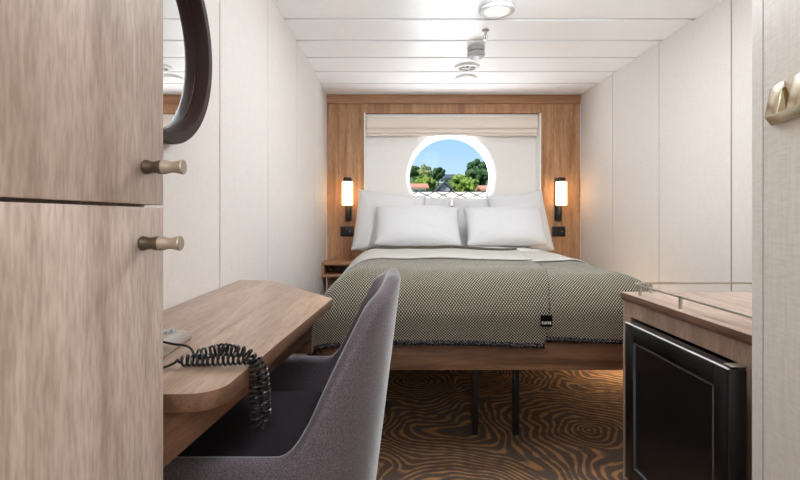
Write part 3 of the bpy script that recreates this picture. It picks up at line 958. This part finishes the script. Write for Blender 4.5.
# ------------------------------------------------------------------ minibar cabinet, fridge, gallery rail
CXF = .727; CZT = .76; CY0, CY1 = .83, 1.49
cab = thing('minibar_cabinet', 'greyed walnut counter cabinet with metal gallery rail at the right', 'cabinet', (1.1, 1.16, 0))
bm = new(); box(bm, CXF - .006, XR - .002, CY0, CY1 + .004, CZT - .022, CZT, .0015)
bm.normal_update()
for f in bm.faces:
    if abs(f.normal.z) < .5: f.material_index = 1
obj('counter_top', bm, [M['minibar_wood'], M['edge_band']], cab)
FY0, FY1, OZ0, OZ1 = .966, 1.440, .255, .690
bm = new(); box(bm, CXF, CXF + .02, CY0, CY1, OZ1, CZT - .0225, .001, 1)
box(bm, CXF, CXF + .02, CY0, FY0, 0, OZ1 - .0003, .001, 1); box(bm, CXF, CXF + .02, FY1, CY1, 0, OZ1 - .0003, .001, 1)
box(bm, CXF, CXF + .02, FY0 + .0003, FY1 - .0003, 0.0, OZ0, .001, 1)
obj('front_frame', bm, M['minibar_side'], cab)
for y0 in (CY0 + .001, CY1 - .021):
    bm = new(); box(bm, CXF + .0205, XR - .002, y0, y0 + .02, 0, CZT - .0225, .001, 1); obj('side_panel', bm, M['minibar_side'], cab)
bm = new(); box(bm, CXF + .0205, XR - .03, CY0 + .0215, CY1 - .0215, OZ0 - .03, OZ0 - .004, .001, 1); obj('shelf', bm, M['minibar_side'], cab)
# gallery rail
gz = CZT + .031; gx = .742; gy = 1.470
corner = [(gx + .045 - .045 * math.sin(a), gy - .045 + .045 * math.cos(a), gz) for a in [PI / 2 * k / 8 for k in range(9)]]
rail = [(1.145, gy, gz)] + corner + [(gx, .85, gz)]
bm = new(); tube(bm, rail, .0032, 10); ra = obj('gallery_rail', bm, M['steel'], cab)
for x, y in ((1.138, gy), (.806, gy), (gx, 1.413), (gx, 1.213), (gx, .93)):
    bm = new(); lathe(bm, [(0, CZT), (.0052, CZT), (.0045, CZT + .003), (.0045, gz + .003), (0, gz + .004)], (x, y, 0), n=14); obj('post', bm, M['steel'], cab)

fr = thing('mini_fridge', 'black mini fridge with dark glass door built into the counter cabinet', 'fridge', (1.0, 1.15, OZ0 - .004))
bm = new(); box(bm, CXF - .018, 1.22, FY0 + .012, FY1 - .012, OZ0 + .001, OZ1 - .03, .004); obj('fridge_body', bm, M['black_plastic'], fr)
dx0, dx1, dy0, dy1, dz0, dz1 = .652, .690, .912, 1.326, .262, .700
bm = new()
box(bm, dx1 + .0003, CXF - .0182, dy0 + .05, dy1 - .006, dz0 + .012, dz1 - .045, .002); obj('gasket', bm, M['seal'], fr)
bm = new(); fw = .045
box(bm, dx0, dx1, dy0, dy0 + fw, dz0, dz1, .004); box(bm, dx0, dx1, dy1 - fw, dy1, dz0, dz1, .004)
box(bm, dx0, dx1, dy0 + fw - .004, dy1 - fw + .004, dz1 - fw, dz1, .004); box(bm, dx0, dx1, dy0 + fw - .004, dy1 - fw + .004, dz0, dz0 + fw, .004)
dr = obj('fridge_door', bm, M['black_plastic'], fr)
bm = new(); box(bm, dx0 + .006, dx1 - .006, dy0 + fw - .003, dy1 - fw + .003, dz0 + fw - .003, dz1 - fw + .003); obj('door_glass', bm, M['fridge_glass'], dr)
bm = new()
y0, y1, z0, z1 = dy0 + fw, dy1 - fw, dz0 + fw, dz1 - fw
for a in ((y0, y0 + .004, z0, z1), (y1 - .004, y1, z0, z1), (y0, y1, z0, z0 + .004), (y0, y1, z1 - .004, z1)):
    box(bm, dx0 + .0015, dx0 + .0065, a[0], a[1], a[2], a[3])
obj('glass_bead', bm, M['bead'], dr, smooth=False)
bm = new(); box(bm, dx0 - .0012, dx0 + .004, dy0 + .002, dy1 - .002, dz1 - .0005, dz1 + .0022, .0006, 1); obj('top_trim', bm, M['trim_shine'], dr)
bm = new(); box(bm, dx0 + .010, dx1 + .008, dy0 + .006, dy0 + .028, dz1 + .0024, dz1 + .0055, .001); obj('hinge', bm, M['steel'], dr)

# ------------------------------------------------------------------ hook rail on the angled partition
def wp(t_, n_, z): q = B + U * t_ + N * (.006 + n_); return Vector((q.x, q.y, z))
hk = thing('hook_rail', 'champagne metal hook rail on the cream partition at the right', 'hook rail', wp(.10, 0, 1.14))
def wedge(bm, t0, t1, z0, z1, n0, n1, bev=.001):
    """slab on the wall: along t, up z, out n; n1 at the bottom only when a pair"""
    nb, nt_ = (n1 if isinstance(n1, tuple) else (n1, n1))
    p = [wp(t0, n0, z0), wp(t1, n0, z0), wp(t1, nb, z0), wp(t0, nb, z0), wp(t0, n0, z1), wp(t1, n0, z1), wp(t1, nt_, z1), wp(t0, nt_, z1)]
    v = [bm.verts.new(q) for q in p]
    fs = [bm.faces.new([v[i] for i in f]) for f in ((0, 1, 2, 3), (4, 5, 6, 7), (0, 1, 5, 4), (1, 2, 6, 5), (2, 3, 7, 6), (3, 0, 4, 7))]
    bmesh.ops.recalc_face_normals(bm, faces=fs)
    if bev: bmesh.ops.bevel(bm, geom=list({e for f in fs for e in f.edges}), offset=bev, segments=2, profile=.5, affect='EDGES')
def z_at(p_y, t_, n_):
    return EYE + (217.0 - p_y) * wp(t_, n_, 0).y / F
def tt(p_x, n_): return t_at(p_x, .006 + n_)
zr0 = z_at(127, tt(768.5, .005), .005); zr1 = z_at(118, tt(763.8, .014), .014); zh = z_at(91, tt(764.5, .004), .004)
bm = new(); wedge(bm, tt(764, .014), tt(764, .014) + .26, zr0, zr1, .0003, (.005, .014), .0012); obj('rail', bm, M['brass'], hk)
ta, tb, tc, td = tt(764, .012), tt(776.7, .012), tt(785.5, .012), tt(781.5, .004)
for i in range(3):
    o_ = i * (tc - ta + .001)
    bm = new(); wedge(bm, ta + o_, tb + o_, zr1 + .0003, zh, .0003, (.012, .004), .0008)
    h = obj('hook', bm, M['brass'], hk)
    bm = new()
    tri = [(tb + o_ + .0004, zr1 + .0004, .011), (tc + o_ - .0004, zr1 + .0004, .011), (td + o_ - .0004, zh - .0005, .004)]
    f_ = [bm.verts.new(wp(a_, n_, z_)) for a_, z_, n_ in tri]; k_ = [bm.verts.new(wp(a_, .0004, z_)) for a_, z_, n_ in tri]
    bm.faces.new(f_); bm.faces.new(k_[::-1])
    for q in range(3): bm.faces.new((f_[q], f_[(q + 1) % 3], k_[(q + 1) % 3], k_[q]))
    bmesh.ops.recalc_face_normals(bm, faces=bm.faces[:])
    obj('hook_side', bm, M['brass_dark'], h)

# ------------------------------------------------------------------ outside the porthole
bm = new(); box(bm, -4, 5, 4.37, 5.25, -.2, -.05); struct('deck', bm, M['white_metal'], smooth=False)
bm = new(); box(bm, -4, 5, 5.02, 5.10, -.05, pz(191.5, 5.02), .01)
tag(obj('ship_bulwark', bm, M['white_metal']), 'white ship bulwark outside the round window', 'bulwark')
bm = new()
ztop = pz(191.5, 5.0); zlow = ztop - .16
k = 0
x = -1.2
while x < 2.6:
    for sg in (-1, 1):
        tube(bm, [(x, 5.0, zlow if sg > 0 else ztop), (x + .36, 5.0, ztop if sg > 0 else zlow)], .005, 6)
    x += .18
tube(bm, [(-1.3, 5.0, ztop), (2.9, 5.0, ztop)], .006, 6); tube(bm, [(-1.3, 5.0, zlow), (2.9, 5.0, zlow)], .006, 6)
tag(obj('rail_net', bm, M['black']), 'black diamond net along the top of the white bulwark', 'net')

# hillside
def hill_z(y):
    P = [(20, -4), (30, -3), (45, 1.5), (60, 3.2), (80, 6), (110, 10.2), (150, 13.2), (200, 14)]
    for (a, za), (b, zb) in zip(P, P[1:]):
        if y <= b: return za + (zb - za) * max(0, (y - a)) / (b - a)
    return P[-1][1]
bm = new(); rows = []
for j in range(37):
    y = 20 + 5 * j
    rows.append([bm.verts.new((x * 8.0, y, hill_z(y) + noise.noise(Vector((x * .7, y * .05, 1))) * 1.0)) for x in range(-20, 21)])
grid_faces(bm, rows); bmesh.ops.recalc_face_normals(bm, faces=bm.faces[:])
struct('hillside', bm, M['grass'])
bm = new(); box(bm, -160, 160, 5.3, 24, -6, -4.2); struct('harbour_ground', bm, M['house_grey'], smooth=False)

def tree(label, x_, y_, rx_, rz_, d, mat, seed):
    rnd = random.Random(seed)
    cx_, cz_ = px(x_, d), pz(y_, d); k = d / F
    a, c_ = rx_ * k, rz_ * k
    g = hill_z(d) - .6
    t = thing('tree', label, 'tree', (cx_, d, g), 'trees on the hillside outside the window')
    bm = new()
    nb = 70
    for i in range(nb):
        th = rnd.uniform(0, 2 * PI); ph_ = math.acos(rnd.uniform(-1, 1)); q = rnd.uniform(.45, .86)
        p = Vector((cx_ + a * q * math.sin(ph_) * math.cos(th), d + a * q * math.sin(ph_) * math.sin(th), cz_ + c_ * q * math.cos(ph_)))
        r_ = min(a, c_) * rnd.uniform(.18, .34)
        rr = bmesh.ops.create_icosphere(bm, subdivisions=2, radius=r_)
        for v in rr['verts']:
            n_ = v.co.normalized()
            v.co = v.co + n_ * r_ * .35 * noise.noise(n_ * 3.1 + Vector((i, 0, 0))) 
            v.co += p
    obj('crown', bm, M[mat], t, angle=25)
    bm = new(); tube(bm, [(cx_, d, g), (cx_ + .05, d, (g + cz_) / 2), (cx_, d, cz_)], max(.12, a * .07), 8); obj('trunk', bm, M['bark'], t)
tree('dark tree farthest left in the porthole view', 414, 172, 8, 7, 78, 'leaf_dark', 1)
tree('pale tree between two dark ones on the hill', 425, 171.5, 7.5, 6.5, 74, 'leaf_pale', 2)
tree('dark rounded tree on the hilltop left of the grey houses', 438, 174, 8, 6.5, 88, 'leaf_dark', 3)
tree('broad bright green bush behind the small white house with orange roof', 423.5, 184, 13.5, 9.5, 58, 'leaf_bright', 4)
tree('bright green bush just right of the grey gabled house', 459, 183, 9, 10, 60, 'leaf_bright', 5)
tree('large round bright bush in front of the tall dark tree', 468, 186, 12, 9.5, 53, 'leaf_bright', 6)
tree('tall dark broad tree at the right of the porthole view', 478, 173, 13.5, 14.5, 66, 'leaf_dark', 7)

def house(name, label, x0, x1, y_eave, y_ridge, d, wall, roof, depth, gable=False, floors=1):
    xa, xb = px(x0, d), px(x1, d); g = hill_z(d) - .8
    ze, zr = pz(y_eave, d), pz(y_ridge, d)
    t = thing(name, label, 'house', ((xa + xb) / 2, d, g), 'houses on the hillside outside the window')
    bm = new(); box(bm, xa, xb, d, d + depth, g, ze)
    if gable:
        xm = (xa + xb) / 2
        v = [bm.verts.new(p) for p in ((xa, d, ze), (xb, d, ze), (xm, d, zr - .05), (xa, d + depth, ze), (xb, d + depth, ze), (xm, d + depth, zr - .05))]
        for f in ((0, 1, 2), (5, 4, 3), (0, 2, 5, 3), (1, 4, 5, 2)): bm.faces.new([v[i] for i in f])
    bmesh.ops.recalc_face_normals(bm, faces=bm.faces[:])
    obj('wall', bm, M[wall], t, smooth=False)
    bm = new(); o_ = .3
    if gable:
        xm = (xa + xb) / 2
        for s, xe_ in ((1, xb + o_), (-1, xa - o_)):
            p = [(xm, d - o_, zr), (xe_, d - o_, ze - .15), (xe_, d + depth + o_, ze - .15), (xm, d + depth + o_, zr)]
            v = [bm.verts.new(q) for q in p] + [bm.verts.new((q[0], q[1], q[2] + .22)) for q in p]
            for f in ((0, 1, 2, 3), (4, 5, 6, 7), (0, 1, 5, 4), (1, 2, 6, 5), (2, 3, 7, 6), (3, 0, 4, 7)): bm.faces.new([v[i] for i in f])
    else:
        ym = d + depth / 2
        for ye in (d - o_, d + depth + o_):
            p = [(xa - o_, ym, zr), (xb + o_, ym, zr), (xb + o_, ye, ze - .12), (xa - o_, ye, ze - .12)]
            v = [bm.verts.new(q) for q in p] + [bm.verts.new((q[0], q[1], q[2] + .2)) for q in p]
            for f in ((0, 1, 2, 3), (4, 5, 6, 7), (0, 1, 5, 4), (1, 2, 6, 5), (2, 3, 7, 6), (3, 0, 4, 7)): bm.faces.new([v[i] for i in f])
    bmesh.ops.recalc_face_normals(bm, faces=bm.faces[:])
    obj('roof', bm, M[roof], t, smooth=False)
    n_ = 3 if xb - xa > 1.6 else 2
    for i in range(n_):
        xw = xa + (xb - xa) * (i + .5) / n_
        hgt = min(.9, (ze - g) * .3)
        bm = new(); box(bm, xw - .22, xw + .22, d - .04, d + .02, ze - .3 - hgt * .8, ze - .3); obj('window', bm, M['house_glass'], t, smooth=False)
house('house', 'small white house with orange roof at the left of the porthole view', 413, 426, 187.5, 184, 50, 'house_white', 'roof_orange', 4)
house('house', 'grey gabled house with dark roof in the middle of the porthole view', 439.5, 450, 189, 183, 52, 'house_grey', 'roof_dark', 5, True)
house('house', 'pale house on the hill with dark roof, left of the two', 432, 444, 178.5, 174.5, 96, 'house_white', 'roof_dark', 6)
house('house', 'grey house on the hill with dark roof, right of the two', 445, 456, 178, 174, 102, 'house_grey', 'roof_dark', 6)
house('house', 'house with orange roof at the right edge of the porthole view', 484, 492, 189.5, 186.5, 43, 'house_white', 'roof_orange', 3)

# ------------------------------------------------------------------ light
W = bpy.data.worlds.new('sky'); S.world = W; W.use_nodes = True
nt = W.node_tree; nt.nodes.clear()
o = nt.nodes.new('ShaderNodeOutputWorld'); bg = nt.nodes.new('ShaderNodeBackground')
tc = nt.nodes.new('ShaderNodeTexCoord'); sp = nt.nodes.new('ShaderNodeSeparateXYZ')
nt.links.new(tc.outputs['Generated'], sp.inputs[0])
cr = ramp(nt, sp.outputs[2], [(0.0, lin((206, 226, 244))), (0.10, lin((182, 214, 243))), (0.2, lin((146, 196, 240))), (1.0, lin((84, 148, 222)))])
nt.links.new(cr, bg.inputs[0]); bg.inputs[1].default_value = 1.0
nt.links.new(bg.outputs[0], o.inputs[0])

def light(kind, name, loc, energy, color=(1, 1, 1), size=.1, rot=(0, 0, 0)):
    l = bpy.data.lights.new(name, kind); l.energy = energy; l.color = color
    if kind == 'POINT': l.shadow_soft_size = size
    elif kind == 'AREA': l.shape = 'DISK'; l.size = size
    ob = bpy.data.objects.new(name, l); COL.objects.link(ob); ob.location = loc; ob.rotation_euler = rot
    return ob
s = light('SUN', 'sunlight', (0, 0, 30), 5.0, (1, .97, .92)); s.data.angle = .01
s.rotation_euler = (R(45), 0, R(-50))
LC = (.885, .95, 1.0)
light('POINT', 'room_fill_light', (.52, 1.66, 1.86), 16, LC, .13)  # added lamp without a fixture, out of view, brightens the room
light('POINT', 'entry_fill_light', (.05, -.60, 1.60), 25, LC, .15)  # added fill lamp behind the camera, no fixture there
light('AREA', 'bed_fill_light', (.5, 2.2, ZC - .012), 13, LC, .14)  # added lamp just out of view, brightens the bed end
light('POINT', 'underbed_light', (1.40, 2.95, .20), 5.0, (1, .74, .45), .05)
# added lamp, unseen outside, shining up through the porthole to brighten the ceiling
dl = light('AREA', 'porthole_fill_light', (CX, 4.80, .78), 72, (.92, .96, 1), 2.4)
dl.data.shape = 'RECTANGLE'; dl.data.size_y = .6
dl.rotation_euler = (Vector((CX, 3.0, 2.06)) - Vector(dl.location)).to_track_quat('-Z', 'Y').to_euler()

# ------------------------------------------------------------------ camera
cam = bpy.data.cameras.new('camera'); co = bpy.data.objects.new('camera', cam); COL.objects.link(co)
co.location = (0, 0, EYE); co.rotation_euler = (PI / 2, 0, 0)
cam.sensor_width = 36; cam.lens = F / 800 * 36
cam.shift_x = 4 / 800; cam.shift_y = -23 / 800
cam.clip_start = .01; cam.clip_end = 500
S.camera = co

S.view_settings.view_transform = 'Standard'; S.view_settings.look = 'None'
S.view_settings.exposure = 0.3; S.view_settings.gamma = 1.0; S.view_settings.use_curve_mapping = False
S.cycles.use_denoising = True
S.cycles.max_bounces = 10; S.cycles.diffuse_bounces = 8; S.cycles.glossy_bounces = 4; S.cycles.transparent_max_bounces = 8
S.cycles.sample_clamp_indirect = 6
